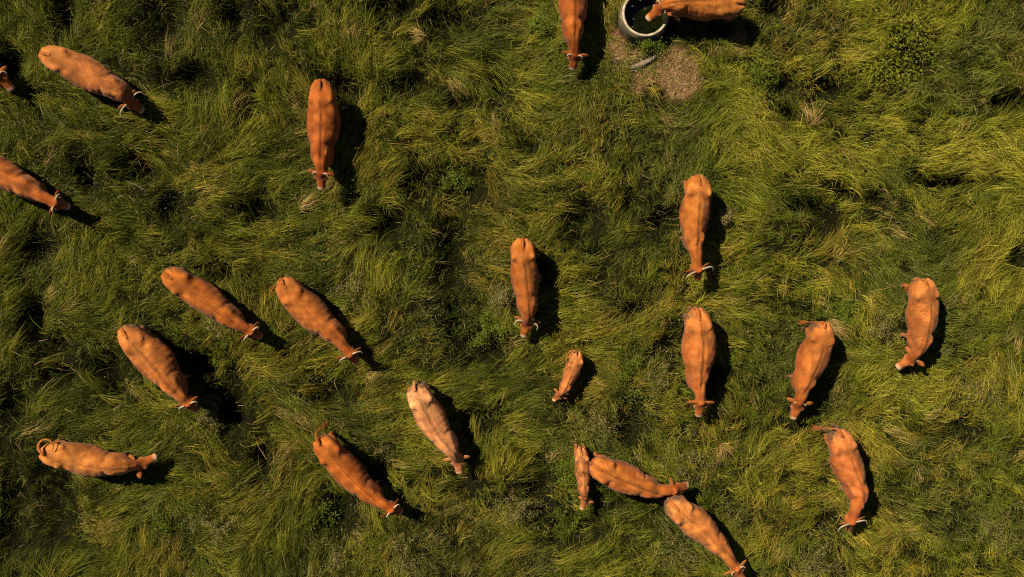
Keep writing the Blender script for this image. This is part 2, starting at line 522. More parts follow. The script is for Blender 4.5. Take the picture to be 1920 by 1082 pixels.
def tube(pts, rad, n=10, squash=None, up=(0, 0, 1)):
    pts = np.array(pts, float)
    rings = []
    for k in range(len(pts)):
        t = pts[min(k + 1, len(pts) - 1)] - pts[max(k - 1, 0)]
        t = t / (np.linalg.norm(t) + 1e-9)
        u = np.array(up, float)
        if abs(t @ u) > 0.93: u = np.array((1.0, 0.1, 0))
        a = np.cross(t, u); a /= np.linalg.norm(a)
        b = np.cross(a, t)
        ra, rb = (rad[k] if np.ndim(rad[k]) else (rad[k], rad[k]))
        th = np.arange(n) * 2 * math.pi / n
        rings.append(pts[k] + np.cos(th)[:, None] * a * ra + np.sin(th)[:, None] * b * rb)
    return loft(rings)


def smooth_path(pts, n=4):
    pts = [np.array(p, float) for p in pts]
    P = [2 * pts[0] - pts[1]] + pts + [2 * pts[-1] - pts[-2]]
    out = []
    for i in range(1, len(P) - 2):
        for k in range(n):
            t = k / n
            a, b, c, d = P[i - 1], P[i], P[i + 1], P[i + 2]
            out.append(0.5 * ((2 * b) + (-a + c) * t + (2 * a - 5 * b + 4 * c - d) * t * t + (-a + 3 * b - 3 * c + d) * t ** 3))
    out.append(pts[-1])
    return np.array(out)


def ellipsoid(c, axes, R=None, n=10, m=7):
    rings = []
    for k in range(1, m):
        ph = math.pi * k / m
        th = np.arange(n) * 2 * math.pi / n
        p = np.stack([np.sin(ph) * np.cos(th), np.sin(ph) * np.sin(th), np.full(n, math.cos(ph))], -1) * np.array(axes)
        if R is not None: p = p @ R.T
        rings.append(p + np.array(c))
    return loft(rings)


BARREL = np.array([(0,1),(.16,.980),(.36,.928),(.57,.850),(.76,.750),(.90,.625),(.985,.48),(1,.37),(.95,.24),(.80,.12),(.52,.035),(.25,.005),(0,0)])
RUMP = np.array([(0,1),(.2,.982),(.42,.952),(.66,.918),(.86,.860),(.965,.77),(1,.62),(.98,.45),(.93,.3),(.82,.17),(.6,.07),(.3,.015),(0,0)])
SHOULD = np.array([(0,1),(.12,.988),(.26,.945),(.45,.865),(.66,.75),(.86,.60),(.975,.45),(1,.36),(.95,.24),(.78,.12),(.5,.04),(.25,.01),(0,0)])
#        u      top   bot   half  rump shoulder bellyweight
STAT = [(-.085, 1.10, .90, .05, 1, 0, 0), (-.07, 1.20, .80, .115, 1, 0, 0), (-.04, 1.275, .72, .180, 1, 0, 0), (0.0, 1.325, .66, .225, 1, 0, .1),
        (.07, 1.357, .62, .258, 1, 0, .2), (.15, 1.368, .62, .276, 1, 0, .4), (.23, 1.37, .62, .288, .9, 0, .6),
        (.30, 1.358, .60, .300, .6, 0, .8), (.40, 1.345, .54, .330, .15, 0, 1), (.50, 1.335, .50, .347, 0, 0, 1),
        (.62, 1.332, .49, .338, 0, 0, 1), (.74, 1.338, .52, .308, 0, .1, .9), (.85, 1.355, .56, .272, 0, .5, .7),
        (.94, 1.372, .58, .256, 0, 1, .5), (1.02, 1.368, .58, .248, 0, 1, .4), (1.10, 1.33, .60, .222, 0, 1, .3),
        (1.17, 1.25, .66, .168, 0, 1, .2), (1.22, 1.13, .75, .09, 0, 1, 0)]


def wnoise(p, s, seed):
    """cheap smooth 3d noise 0..1"""
    r = np.random.default_rng(seed)
    out = np.zeros(len(p))
    for k in range(9):
        d = r.normal(size=3); d /= np.linalg.norm(d)
        f = (0.7 + 0.9 * r.random()) / s
        out += np.sin(p @ d * f * 6.283 + r.random() * 6.283)
    return np.clip(out / 9 * 1.1 + 0.5, 0, 1)


def make_cow(idx, label, pts, tone, S=1.0, bw=1.0, tail=None, horn=0.24, muck=0, poll_z=None, switch=True, calf=False,
             stripe=0.35, speck=0.0, pale_rump=0.2, horn_up=0.25, ear_back=0.25, nose_z=None, tail_w=1.0):
    rs = np.random.default_rng(1000 + idx)
    tone = np.array(tone) * np.array([.77, .665, .55]) * rs.uniform(.9, 1.1) * np.array([1, rs.uniform(.94, 1.08), rs.uniform(.9, 1.15)])
    zT, zK, zM, zW = 1.325 * S, 1.37 * S, 1.335 * S, 1.37 * S
    T, K, M_, W = (at(*pts[0], zT), at(*pts[1], zK), at(*pts[2], zM), at(*pts[3], zW))
    headL = (0.52 if not calf else 0.50) * S * (1.0 if not calf else 0.95)
    neckL = 0.66 * S
    p0 = at(*pts[4], 1.0 * S)
    dn = np.linalg.norm((p0 - W)[:2])
    if poll_z is None:
        drop = math.sqrt(max(neckL ** 2 - dn ** 2, 0.0))
        poll_z = np.clip(1.36 * S - drop, 0.80 * S, 1.22 * S)
    P = at(*pts[4], poll_z)
    n0 = at(*pts[5], poll_z - 0.25 * S)
    dh = np.linalg.norm((n0 - P)[:2])
    if nose_z is None:
        nose_z = max(poll_z - math.sqrt(max(headL ** 2 - dh ** 2, (0.16 * S) ** 2)), 0.30 * S)
    N = at(*pts[5], nose_z)
    base = np.array([M_[0], M_[1], 0.0])
    T, K, M_, W, P, N = (q - base for q in (T, K, M_, W, P, N))
    # spine in plan
    nh = (P - W)[:2]; nh = nh / np.linalg.norm(nh)
    wh = (W - M_)[:2]; wh = wh / np.linalg.norm(wh)
    ext = 0.75 * wh + 0.25 * nh; ext /= np.linalg.norm(ext)
    th_ = (T - K)[:2]; th_ = th_ / np.linalg.norm(th_)
    LT = np.linalg.norm((W - T)[:2])
    ctrl = [T[:2] + th_ * 0.15 * LT, T[:2], K[:2], M_[:2], W[:2], W[:2] + ext * 0.28 * LT]
    path = smooth_path([np.append(c, 0) for c in ctrl], 12)[:, :2]
    d = np.concatenate([[0], np.cumsum(np.linalg.norm(np.diff(path, axis=0), axis=1))])
    d0 = d[12]; d1 = d[48]
    uu = (d - d0) / (d1 - d0)

    def spine(u):
        c = np.array([np.interp(u, uu, path[:, 0]), np.interp(u, uu, path[:, 1])])
        e = 0.06
        a = np.array([np.interp(u + e, uu, path[:, 0]) - np.interp(u - e, uu, path[:, 0]),
                      np.interp(u + e, uu, path[:, 1]) - np.interp(u - e, uu, path[:, 1])])
        a /= np.linalg.norm(a) + 1e-9
        return c, a, np.array([-a[1], a[0]])      # point, heading, left

    def pt(u, lat, z):
        c, a, l = spine(u)
        return np.array([c[0] + l[0] * lat * S, c[1] + l[1] * lat * S, z * S])

    Wd = S * (1.03 if not calf else 0.92)
    shells = []
    rings = []
    for (u, top, bot, hw, rmp, sh, bwt) in STAT:
        prof = BARREL * (1 - rmp) * (1 - sh) + RUMP * rmp * (1 - sh) + SHOULD * sh
        h = hw * Wd * (1 + (bw - 1) * bwt)
        c, a, l = spine(u)
        if calf: bot = bot + 0.06
        z = (bot + (top - bot) * prof[:, 1]) * S
        right = np.stack([c[0] - l[0] * prof[:, 0] * h, c[1] - l[1] * prof[:, 0] * h, z], -1)
        left = np.stack([c[0] + l[0] * prof[:, 0] * h, c[1] + l[1] * prof[:, 0] * h, z], -1)
        rings.append(np.concatenate([right, left[-2:0:-1]]))
    shells.append(loft(rings))
    sd = lambda s: 1 if s > 0 else -1

    def frameR(u, tilt=0):
        c, a, l = spine(u)
        return np.array([[a[0], l[0], 0], [a[1], l[1], 0], [0, 0, 1.0]])
    for s in (-1, 1):
        shells.append(ellipsoid(pt(.225, s * .212, 1.245), (.10 * S, .066 * Wd, .085 * S), frameR(.24)))        # hook bone
        shells.append(ellipsoid(pt(.10, s * .150, .98), (.21 * S, .105 * Wd, .33 * S), frameR(.1)))            # thigh
        shells.append(ellipsoid(pt(.98, s * .138, 1.00), (.19 * S, .086 * Wd, .31 * S), frameR(1.0)))          # shoulder blade
        shells.append(ellipsoid(pt(1.08, s * .13, .86), (.12 * S, .08 * Wd, .14 * S), frameR(1.08)))
        shells.append(ellipsoid(pt(-.03, s * .085, 1.215), (.08 * S, .065 * Wd, .07 * S), frameR(0.0)))        # pin bone
    if not calf:
        shells.append(ellipsoid(pt(.17, 0, .60), (.16 * S, .14 * S, .11 * S), frameR(.17)))                       # udder
    # neck
    hv = N - P; hv /= np.linalg.norm(hv)
    hl = np.array([-hv[1], hv[0], 0]); hl /= np.linalg.norm(hl) + 1e-9
    hu = np.cross(hv, hl)
    if hu[2] < 0: hu = -hu
    A0 = pt(.90, 0, 1.09)
    A1 = pt(1.08, 0, 1.05)
    B1 = P - hu * 0.11 * S + hv * 0.06 * S
    midn = 0.5 * (A1 + B1) + np.array([0, 0, 0.05 * S])
    npth = smooth_path([A0, A1, midn, B1], 3)
    nk = len(npth)
    tt = np.linspace(0, 1, nk)
    ra = np.interp(tt, [0, .33, .66, 1], [.21, .185, .135, .105]) * Wd
    rb = np.interp(tt, [0, .33, .66, 1], [.25, .26, .185, .125]) * S
    shells.append(tube(npth, list(zip(ra, rb)), n=14))
    # head
    HD = [(-.06, .06, .06, 0), (0, .105, .105, .10), (.12, .122, .125, .12), (.28, .130, .128, .125), (.42, .114, .118, .115),
          (.60, .090, .096, .090), (.78, .084, .082, .078), (.90, .088, .074, .072), (.97, .076, .060, .062), (1.0, .044, .036, .05)]
    hk = S * (1.16 if not calf else 1.22)
    LH = np.linalg.norm(N - P)
    rings = []
    for (t, w, h, off) in HD:
        c = P + hv * LH * t - hu * (off * hk)
        a = np.arange(14) * 2 * math.pi / 14
        ca, sa = np.cos(a), np.sin(a)
        k = 0.8
        rings.append(c + (np.sign(ca) * np.abs(ca) ** k * w * hk)[:, None] * hl + (np.sign(sa) * np.abs(sa) ** k * h * hk)[:, None] * hu)
    shells.append(loft(rings))
    for s in (-1, 1):
        shells.append(ellipsoid(P + hv * LH * .33 + hl * s * .108 * hk - hu * .055 * hk, (.04 * hk, .04 * hk, .04 * hk)))   # brow
    shells.append(ellipsoid(P + hv * .02 - hu * .03 * hk, (.075 * hk, .075 * hk, .05 * hk)))                              # poll
    # legs
    st = rs.uniform(-.07, .07, 4)
    hooves = []
    for i, s in enumerate((-1, 1)):
        o = st[i]
        pth = [pt(.08, s * .165, .98), pt(.15 + o * .3, s * .175, .74), pt(-.01 + o * .7, s * .155, .46), pt(.015 + o, s * .15, .15), pt(.03 + o, s * .15, .05)]
        shells.append(tube(smooth_path(pth, 3), list(np.interp(np.linspace(0, 4, 13), range(5), np.array([.14, .10, .052, .042, .048]) * S)), n=10))
        hooves.append(pt(.035 + o, s * .15, 0))
        o = st[i + 2]
        pth = [pt(1.0, s * .145, .85), pt(.985 + o * .3, s * .145, .66), pt(.985 + o * .6, s * .14, .42), pt(.98 + o, s * .14, .15), pt(.995 + o, s * .14, .05)]
        shells.append(tube(smooth_path(pth, 3), list(np.interp(np.linspace(0, 4, 13), range(5), np.array([.11, .082, .056, .042, .048]) * S)), n=10))
        hooves.append(pt(1.0 + o, s * .14, 0))
    # union of the shells as one skin
    V_, F_ = [], []
    off = 0
    for (v, f) in shells:
        V_.append(v); F_ += [tuple(i + off for i in q) for q in f]; off += len(v)
    me = mesh_from("body", np.concatenate(V_), F_)
    bm = bmesh.new(); bm.from_mesh(me); bmesh.ops.recalc_face_normals(bm, faces=bm.faces); bm.to_mesh(me); bm.free()
    tmp = bpy.data.objects.new("tmp", me)
    COL.objects.link(tmp)
    rm = tmp.modifiers.new("r", 'REMESH'); rm.mode = 'VOXEL'; rm.voxel_size = 0.025 * (S if calf else 1.0)
    sm = tmp.modifiers.new("s", 'SMOOTH'); sm.factor = 0.5; sm.iterations = 6
    dg = bpy.context.evaluated_depsgraph_get()
    ev = tmp.evaluated_get(dg)
    m2 = bpy.data.meshes.new_from_object(ev)
    bpy.data.objects.remove(tmp)
    bv = np.zeros(len(m2.vertices) * 3, np.float32); m2.vertices.foreach_get("co", bv); bv = bv.reshape(-1, 3).astype(float)
    bf = [tuple(p.vertices) for p in m2.polygons]
    nrm = np.zeros(len(m2.vertices) * 3, np.float32); m2.vertices.foreach_get("normal", nrm); nrm = nrm.reshape(-1, 3)
    us = np.linspace(-.12, 1.25, 120)
    sp = np.array([spine(u)[0] for u in us]); sl = np.array([spine(u)[2] for u in us])

    def coords(v):
        j = ((v[:, None, :2] - sp[None]) ** 2).sum(-1).argmin(1)
        hd = ((v - P) @ hv) / np.linalg.norm(N - P)
        return us[j], ((v[:, :2] - sp[j]) * sl[j]).sum(1) / S, v[:, 2] / S, hd
    u_v, lat_v, zz, hd = coords(bv)
    la = np.abs(lat_v)
    top = sstep(.95, 1.15, zz) * (hd < -.1)
    g = lambda x, m, w: np.exp(-((x - m) / w) ** 2)
    dsp = (.016 * g(u_v, .225, .045) * g(la, .225, .05) * top + .012 * g(u_v, .965, .05) * g(la, .10, .06) * top
           - .042 * g(u_v, .345, .05) * g(la, .185, .075) * top - .012 * g(u_v, .30, .06) * g(la, .10, .05) * top
           - .035 * g(u_v, .03, .06) * g(la, .07, .03) * top + .003 * np.sin(u_v * 62) * sstep(.46, .55, u_v) * sstep(.88, .80, u_v) * sstep(.12, .2, la)
           - .020 * g(u_v, .875, .03) * sstep(.08, .2, la) * (hd < -.1) - .016 * g(la, .055, .028) * top * sstep(.3, .45, u_v)
           + .007 * (wnoise(bv, .34 * S, idx + 70) - .5) * 2 + .0015 * (wnoise(bv, .11 * S, idx + 71) - .5) * 2 * (hd < 0))
    bv = bv + nrm * (dsp * S)[:, None]
    nb_body = len(bv)
    extra = []
    # ears
    for s in (-1, 1):
        e0 = P + hl * s * .085 * hk - hu * .05 * hk + hv * .01
        ed = hl * s * 1.0 - hv * ear_back + np.array([0, 0, -0.12 + 0.1 * rs.random()])
        ed /= np.linalg.norm(ed)
        le = 0.19 * hk
        q = [e0 + ed * le * t + np.array([0, 0, 1]) * (-.03 * t * t) for t in (0, .15, .4, .65, .88, 1.0)]
        extra.append(tube(q, [(.024 * hk, .018 * hk), (.034 * hk, .016 * hk), (.054 * hk, .012 * hk), (.052 * hk, .010 * hk), (.030 * hk, .008 * hk), (.006, .005)], n=8, up=hu))
    # tail
    b_ = np.append(th_, 0)
    if tail is None:
        sw = rs.uniform(-.06, .06)
        lv = np.array([-th_[1], th_[0], 0])
        tp = [pt(.12, 0, 1.345), pt(.02, 0, 1.335), T + b_ * .075 * S + np.array([0, 0, -.055 * S]), T + b_ * .125 * S + lv * sw * .5 + np.array([0, 0, -.22 * S]),
              T + b_ * .12 * S + lv * sw + np.array([0, 0, -.50 * S]), T + b_ * .11 * S + lv * sw * 1.4 + np.array([0, 0, -.78 * S])]
    else:
        tp = [pt(.03, 0, 1.335)] + [at(x, y, z) - base for (x, y, z) in tail]
    tpth = smooth_path(tp, 4)
    trad = np.interp(np.linspace(0, 1, len(tpth)), [0, .25, .5, 1], np.array([.032, .038, .024, .011]) * S * tail_w * (1.0 if tail is None else 0.8))
    extra.append(tube(tpth, list(trad), n=8))
    allv = [bv]; off = nb_body
    for (v, f) in extra:
        allv.append(v); bf += [tuple(i + off for i in q) for q in f]; off += len(v)
    allv = np.concatenate(allv)
    body_me = mesh_from("body", allv, bf)
    # coat colours, plus sunlit backs and ridge shading painted in
    u_v, lat_v, zz, hd = coords(allv)
    # hide the head and neck from the torso coordinate
    tn = ((allv - A1) @ (P - A1)) / ((P - A1) @ (P - A1))
    c = np.tile(np.array(tone, float), (len(allv), 1))
    c *= (0.74 + 0.50 * wnoise(allv, 0.42 * S, idx))[:, None]
    c *= 1 + (wnoise(allv, .22 * S, idx + 5) - .5)[:, None] * np.array([[.28, .46, .55]])
    torso = (zz > .75) & (hd < -0.05)
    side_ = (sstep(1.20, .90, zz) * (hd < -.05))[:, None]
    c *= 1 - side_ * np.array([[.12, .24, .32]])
    sunlit_top = (sstep(1.12, 1.30, zz) * sstep(.95, .1, u_v) * (hd < -.05))[:, None]
    c *= 1 + sunlit_top * np.array([[.10, .20, .30]])  # upper back lightened in colour to look sunlit
    c *= (1 - .22 * sstep(.45, .75, wnoise(allv, .8 * S, idx + 33)) * torso)[:, None] * np.array([[1, 1, 1.0]])
    back = np.exp(-(lat_v / .10) ** 2) * torso
    line = np.exp(-(np.abs(lat_v + 0.008 * np.sin(u_v * 23)) / .014) ** 2) * torso * sstep(1.22, 1.27, zz) * (0.35 + 0.9 * wnoise(allv, .35 * S, idx + 50)) * sstep(.12, .3, u_v) * sstep(1.2, 1.05, u_v)  # dark spine hair, deepened by painted shading along the ridge
    c *= (1 - np.clip(stripe * (line * 1.6 + 0.35 * np.exp(-(lat_v / .07) ** 2) * torso * sstep(1.15, 1.25, zz)) * 0.8, -.3, .62))[:, None]
    c *= (1 + (pale_rump * sstep(.26, .10, u_v) * torso * sstep(.03, .09, np.abs(lat_v))))[:, None] * np.array([1, 1, 1.0])
    # pale hair toward the belly edge and loins, redder neck and head
    neckf = np.clip(sstep(.05, .9, tn), 0, 1)[:, None]
    c *= 1 - neckf * np.array([[.05, .15, .22]])
    headf = (hd > 0.02)[:, None] * np.ones((1, 1))
    dN = np.linalg.norm(allv - N, axis=1) / hk
    fore = np.exp(-((hd - .22) / .2) ** 2) * (hd > -.1) * (tn > .8)
    c *= 1 - fore[:, None] * np.array([[.40, .48, .50]])
    mz = (sstep(.135, .06, dN) * (.55 + .45 * wnoise(allv, .06, idx + 88)))[:, None]
    c = c * (1 - mz) + np.array([[.62, .42, .27]]) * mz
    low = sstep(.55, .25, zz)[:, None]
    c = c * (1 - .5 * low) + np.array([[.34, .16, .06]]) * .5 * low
    for s in (-1, 1):
        dE = np.linalg.norm(allv - (P + hv * LH * .36 + hl * s * .11 * hk - hu * .07 * hk), axis=1) / hk
        ew = (sstep(.075, .03, dE) * .45)[:, None]
        c = c * (1 - ew) + np.array([[.46, .25, .12]]) * ew
    # manure-stained hindquarters
    if muck:
        nz = wnoise(allv, .16, idx + 9)
        side = lat_v * (1 if muck > 0 else -1) if abs(muck) < 2 else np.abs(lat_v)
        mk = sstep(.12, -.06, u_v + (nz - .5) * .18) * sstep(.04, .14, side + (nz - .5) * .12) * (u_v < .25)
        mk = np.maximum(mk, sstep(1.22, 1.10, zz + (nz - .5) * .2) * sstep(.06, -.02, u_v))
        mk = np.clip(mk, 0, .85)[:, None]
        c = c * (1 - mk) + np.array([[.085, .055, .028]]) * mk
    if speck:
        nz = wnoise(allv, .07, idx + 21) * wnoise(allv, .5, idx + 22)
        k = (speck * sstep(.33, .5, nz) * torso)[:, None]
        c = c * (1 - k * .65)
    # darker rubbed tail dock
    c[nb_body:] = np.array(tone) * np.where(zz[nb_body:, None] > -9, .92, 1)
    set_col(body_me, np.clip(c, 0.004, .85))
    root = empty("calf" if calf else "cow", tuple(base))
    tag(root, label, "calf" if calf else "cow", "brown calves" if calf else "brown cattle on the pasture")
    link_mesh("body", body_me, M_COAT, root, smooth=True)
    # tail hair
    if switch:
        e = tpth[-1]; dv = tpth[-1] - tpth[-3]; dv /= np.linalg.norm(dv)
        nh_ = 46
        vv, ff = [], []
        for k in range(nh_):
            dr = dv + rs.normal(0, .16, 3) + np.array([0, 0, -.10])
            dr /= np.linalg.norm(dr)
            Lh = (.22 + .14 * rs.random()) * S
            st_ = e - dv * .12 * S * rs.random()
            sdv = np.cross(dr, rs.normal(size=3)); sdv /= np.linalg.norm(sdv); sdv *= .004
            b0 = len(vv)
            vv += [st_ - sdv, st_ + sdv, st_ + dr * Lh * .55 + sdv * 1.2, st_ + dr * Lh * .55 - sdv * 1.2, st_ + dr * Lh + np.array([0, 0, -.04])]
            ff += [(b0, b0 + 1, b0 + 2, b0 + 3), (b0 + 3, b0 + 2, b0 + 4)]
        sme = mesh_from("tail_switch", vv, ff)
        set_col(sme, np.tile(np.array(tone) * np.array([.95, .95, .95]), (len(vv), 1)))
        link_mesh("tail_switch", sme, M_COAT, root)
    # horns
    if horn > 0:
        for s in (-1, 1):
            h0 = P + hl * s * .065 * hk - hu * .015 * hk - hv * .01
            Lr = horn * S * (1 + rs.uniform(-.08, .08))
            upv = np.array([0, 0, 1.0])
            q = [h0, h0 + (hl * s * .36 + upv * .06) * Lr, h0 + (hl * s * .62 + hv * .14 + upv * horn_up * .5) * Lr,
                 h0 + (hl * s * .72 + hv * .46 + upv * horn_up) * Lr, h0 + (hl * s * .66 + hv * .74 + upv * (horn_up * 1.35)) * Lr]
            v, f = tube(smooth_path(q, 3), list(np.interp(np.linspace(0, 1, 13), [0, .3, .7, 1], np.array([.021, .018, .012, .003]) * (1 if horn > .12 else 1.0))), n=8)
            link_mesh("horn", mesh_from("horn", v, f), M_HORN if horn > .15 else M_STUB, root, smooth=True)
    for s in (-1, 1):
        v, f = ellipsoid(P + hv * LH * .36 + hl * s * .134 * hk - hu * .068 * hk, (.02 * hk, .02 * hk, .02 * hk), n=8, m=6)
        link_mesh("eye", mesh_from("eye", v, f), M_EYE, root, smooth=True)
    # nostrils and hooves
    for s in (-1, 1):
        v, f = ellipsoid(N - hv * .012 * hk + hl * s * .036 * hk - hu * .035 * hk, (.013 * hk, .013 * hk, .013 * hk), n=6, m=5)
        link_mesh("nostril", mesh_from("nostril", v, f), M_HOOF, root, smooth=True)
    for hp in hooves:
        gz = float(ground_z(np.array([hp[0] + base[0]]), np.array([hp[1] + base[1]]))[0])
        p = hp + np.array([0, 0, 0])
        v, f = tube([p + np.array([0, 0, min(gz, 0) - .01]), p + np.array([0, 0, .03]), p + np.array([0, 0, .085 * S])], [.062 * S, .060 * S, .046 * S], n=8)
        link_mesh("hoof", mesh_from("hoof", v, f), M_HOOF, root)
    return root


ORANGE = (0.47, 0.158, 0.034)
DEEP = (0.40, 0.118, 0.022)
LIGHT = (0.54, 0.205, 0.052)
PALE = (0.64, 0.315, 0.125)
OR2 = (0.44, 0.140, 0.028)
HERD = [
 dict(label="brown cow at the left edge with only its horned head in the picture", pts=[(-137,45),(-120,56),(-90,82),(-54,111),(-6,144),(25,171)], tone=ORANGE, horn=.22),
 dict(label="horned tan cow facing lower right in the top left of the pasture", pts=[(80,99),(115,113),(157,135),(204,160),(243,192),(270,211)], tone=(0.46,0.180,0.050), bw=1.08, horn=.42, stripe=.15, muck=0, ear_back=.5, pale_rump=.1),
 dict(label="brown cow walking in from the left edge, its rump outside the picture", pts=[(-92,278),(-62,292),(-14,322),(38,350),(104,381),(134,389)], tone=OR2, bw=1.0, horn=.20, ear_back=.0),
 dict(label="big deep orange cow facing down with the long dark shadow, upper middle left", pts=[(599,156),(600,188),(599,233),(597,284),(600,326),(601,358)], tone=DEEP, bw=1.1, poll_z=1.28, horn=.13, ear_back=-.05, stripe=.45),
 dict(label="brown cow facing down beside the trough, its rump cut off by the top edge", pts=[(1073,-82),(1075,-50),(1077,-4),(1076,46),(1078,105),(1073,134)], tone=OR2, bw=.98, horn=.13, ear_back=.15, poll_z=.98),
 dict(label="brown cow drinking from the round concrete trough", pts=[(1391,4),(1362,1),(1325,-2),(1275,-1),(1240,12),(1211,38)], tone=ORANGE, bw=1.0, horn=.12, poll_z=1.02, nose_z=.66, muck=2, stripe=.2),
 dict(label="orange cow with wide white crescent horns facing down, right of centre", pts=[(1310,336),(1314,358),(1309,402),(1307,446),(1311,509),(1311,527)], tone=(0.46,0.158,0.036), bw=.98, horn=.34, ear_back=.7, stripe=.3, pale_rump=.25),
 dict(label="slim orange cow with short white horns facing down near the picture centre", pts=[(980,455),(981,480),(985,527),(989,570),(988,605),(981,635)], tone=OR2, bw=.93, horn=.28, stripe=.4, muck=0),
 dict(label="deep brown cow facing lower right, leftmost of the two side by side at middle left", pts=[(311,515),(340,536),(381,565),(421,595),(471,625),(491,635)], tone=DEEP, bw=.98, horn=.20, ear_back=.35, stripe=.3, muck=1),
 dict(label="brown cow with tail hair swung out left of its rump and horns pointing down", pts=[(530,531),(543,553),(584,595),(618,624),(656,668),(670,684)], tone=(0.45,0.150,0.034), bw=1.08, horn=.30, ear_back=.3, stripe=.25, tail=[(527,523,1.28),(520,530,1.05),(513,540,.85)]),
 dict(label="broad light orange cow facing lower right, below and left of the deep brown cow", pts=[(230,622),(247,645),(287,690),(314,724),(352,760),(371,775)], tone=(0.50,0.175,0.040), bw=1.2, horn=.20, ear_back=.55, stripe=.5, muck=1),
 dict(label="tan cow facing right with its tail curled in a ring on its rump", pts=[(80,852),(113,859),(157,872),(206,877),(257,873),(296,855)], tone=(0.50,0.185,0.048), bw=1.02, horn=0, ear_back=.3, stripe=.2, switch=False,
      tail_w=1.3, tail=[(86 + 14 * math.cos(math.radians(q)), 838 + 14 * math.sin(math.radians(q)), 1.40) for q in range(115, 425, 31)]),
 dict(label="red brown cow with raised tail facing lower right at the lower middle", pts=[(598,833),(617,856),(653,899),(688,931),(736,958),(755,964)], tone=(0.40,0.112,0.020), bw=.98, horn=.17, ear_back=.45, stripe=-.25, tail=[(592,815,1.34),(598,806,1.25),(606,799,1.10)]),
 dict(label="palest cream coloured cow facing down with a dark spine line", pts=[(777,731),(788,754),(811,801),(835,834),(856,862),(862,891)], tone=PALE, bw=.98, horn=.0, ear_back=-.1, stripe=.7, muck=2, tail=[(776,718,1.34),(780,714,1.22),(784,716,.95)]),
 dict(label="small orange calf with tail curled over its rump below the central cow", pts=[(1082,664),(1080,684),(1070,706),(1061,727),(1049,741),(1037,753)], tone=(0.50,0.185,0.055), S=.60, calf=True, horn=0, stripe=.25, switch=False,
      tail=[(1079,657,.84),(1069,659,.88),(1063,668,.88),(1062,680,.88),(1066,688,.86)]),
 dict(label="speckled calf facing down with its tail raised, next to a cow's rump", pts=[(1090,846),(1092,864),(1095,893),(1096,920),(1098,940),(1090,957)], tone=(0.52,0.205,0.07), S=.60, calf=True, horn=0, stripe=.5, speck=1.0, tail=[(1087,838,.80),(1083,836,.72),(1082,835,.62)]),
 dict(label="orange cow facing right whose rump almost touches the speckled calf", pts=[(1118,876),(1134,885),(1171,902),(1221,921),(1267,920),(1294,910)], tone=(0.50,0.165,0.036), bw=1.02, horn=.0, ear_back=.25, stripe=.55),
 dict(label="light orange cow at the bottom edge with its head cut off by the frame", pts=[(1263,948),(1281,964),(1316,993),(1352,1028),(1383,1070),(1396,1092)], tone=(0.54,0.19,0.048), bw=1.0, horn=.14, ear_back=.3, stripe=.5, muck=2),
 dict(label="broad golden orange cow facing down with ears spread, dark stain on its left rump", pts=[(1309,587),(1315,615),(1318,657),(1314,709),(1316,757),(1310,784)], tone=(0.50,0.172,0.038), bw=1.14, horn=.0, ear_back=-.15, stripe=.6, muck=-1),
 dict(label="brown cow facing lower left with manure stained rump, right of the golden cow", pts=[(1546,613),(1545,641),(1533,681),(1517,717),(1500,758),(1487,789)], tone=(0.47,0.160,0.036), bw=1.04, horn=.08, ear_back=.3, stripe=.3, muck=-1, tail=[(1546,605,1.30),(1532,604,1.12),(1512,604,.88)]),
 dict(label="rough coated cow turning its head left, farthest right of the herd", pts=[(1737,531),(1743,555),(1745,591),(1738,637),(1714,672),(1681,692)], tone=(0.47,0.175,0.05), bw=1.02, horn=.06, ear_back=.2, stripe=.25, speck=.35, tail=[(1733,525,1.32),(1722,527,1.18),(1708,535,.95)]),
 dict(label="orange cow with long curved horns facing down at the lower right", pts=[(1579,817),(1589,843),(1606,891),(1618,926),(1600,982),(1595,998)], tone=(0.52,0.180,0.042), bw=1.02, horn=.36, ear_back=.2, stripe=.4, muck=-1, tail=[(1571,806,1.34),(1556,803,1.15),(1538,803,.9)]),
]
for i, kw in enumerate(HERD):
    make_cow(i, **kw)


# ------------------------------------------------------------------ water trough
def lathe(prof, n=64):
    rings = []
    th = np.arange(n) * 2 * math.pi / n
    verts, faces = [], []
    for (r_, z) in prof:
        verts += [(r_ * math.cos(t), r_ * math.sin(t), z) for t in th]
    m = len(prof)
    for k in range(m - 1):
        for i in range(n):
            j = (i + 1) % n
            faces.append((k * n + i, k * n + j, (k + 1) * n + j, (k + 1) * n + i))
    return verts, faces


def disc(r_, z, n=64, rings=8):
    verts = [(0, 0, z)]
    for k in range(1, rings + 1):
        verts += [(r_ * k / rings * math.cos(2 * math.pi * i / n), r_ * k / rings * math.sin(2 * math.pi * i / n), z) for i in range(n)]
    faces = [(0, 1 + i, 1 + (i + 1) % n) for i in range(n)]
    for k in range(rings - 1):
        for i in range(n):
            j = (i + 1) % n
            faces.append((1 + k * n + i, 1 + (k + 1) * n + i, 1 + (k + 1) * n + j, 1 + k * n + j))
    return verts, faces


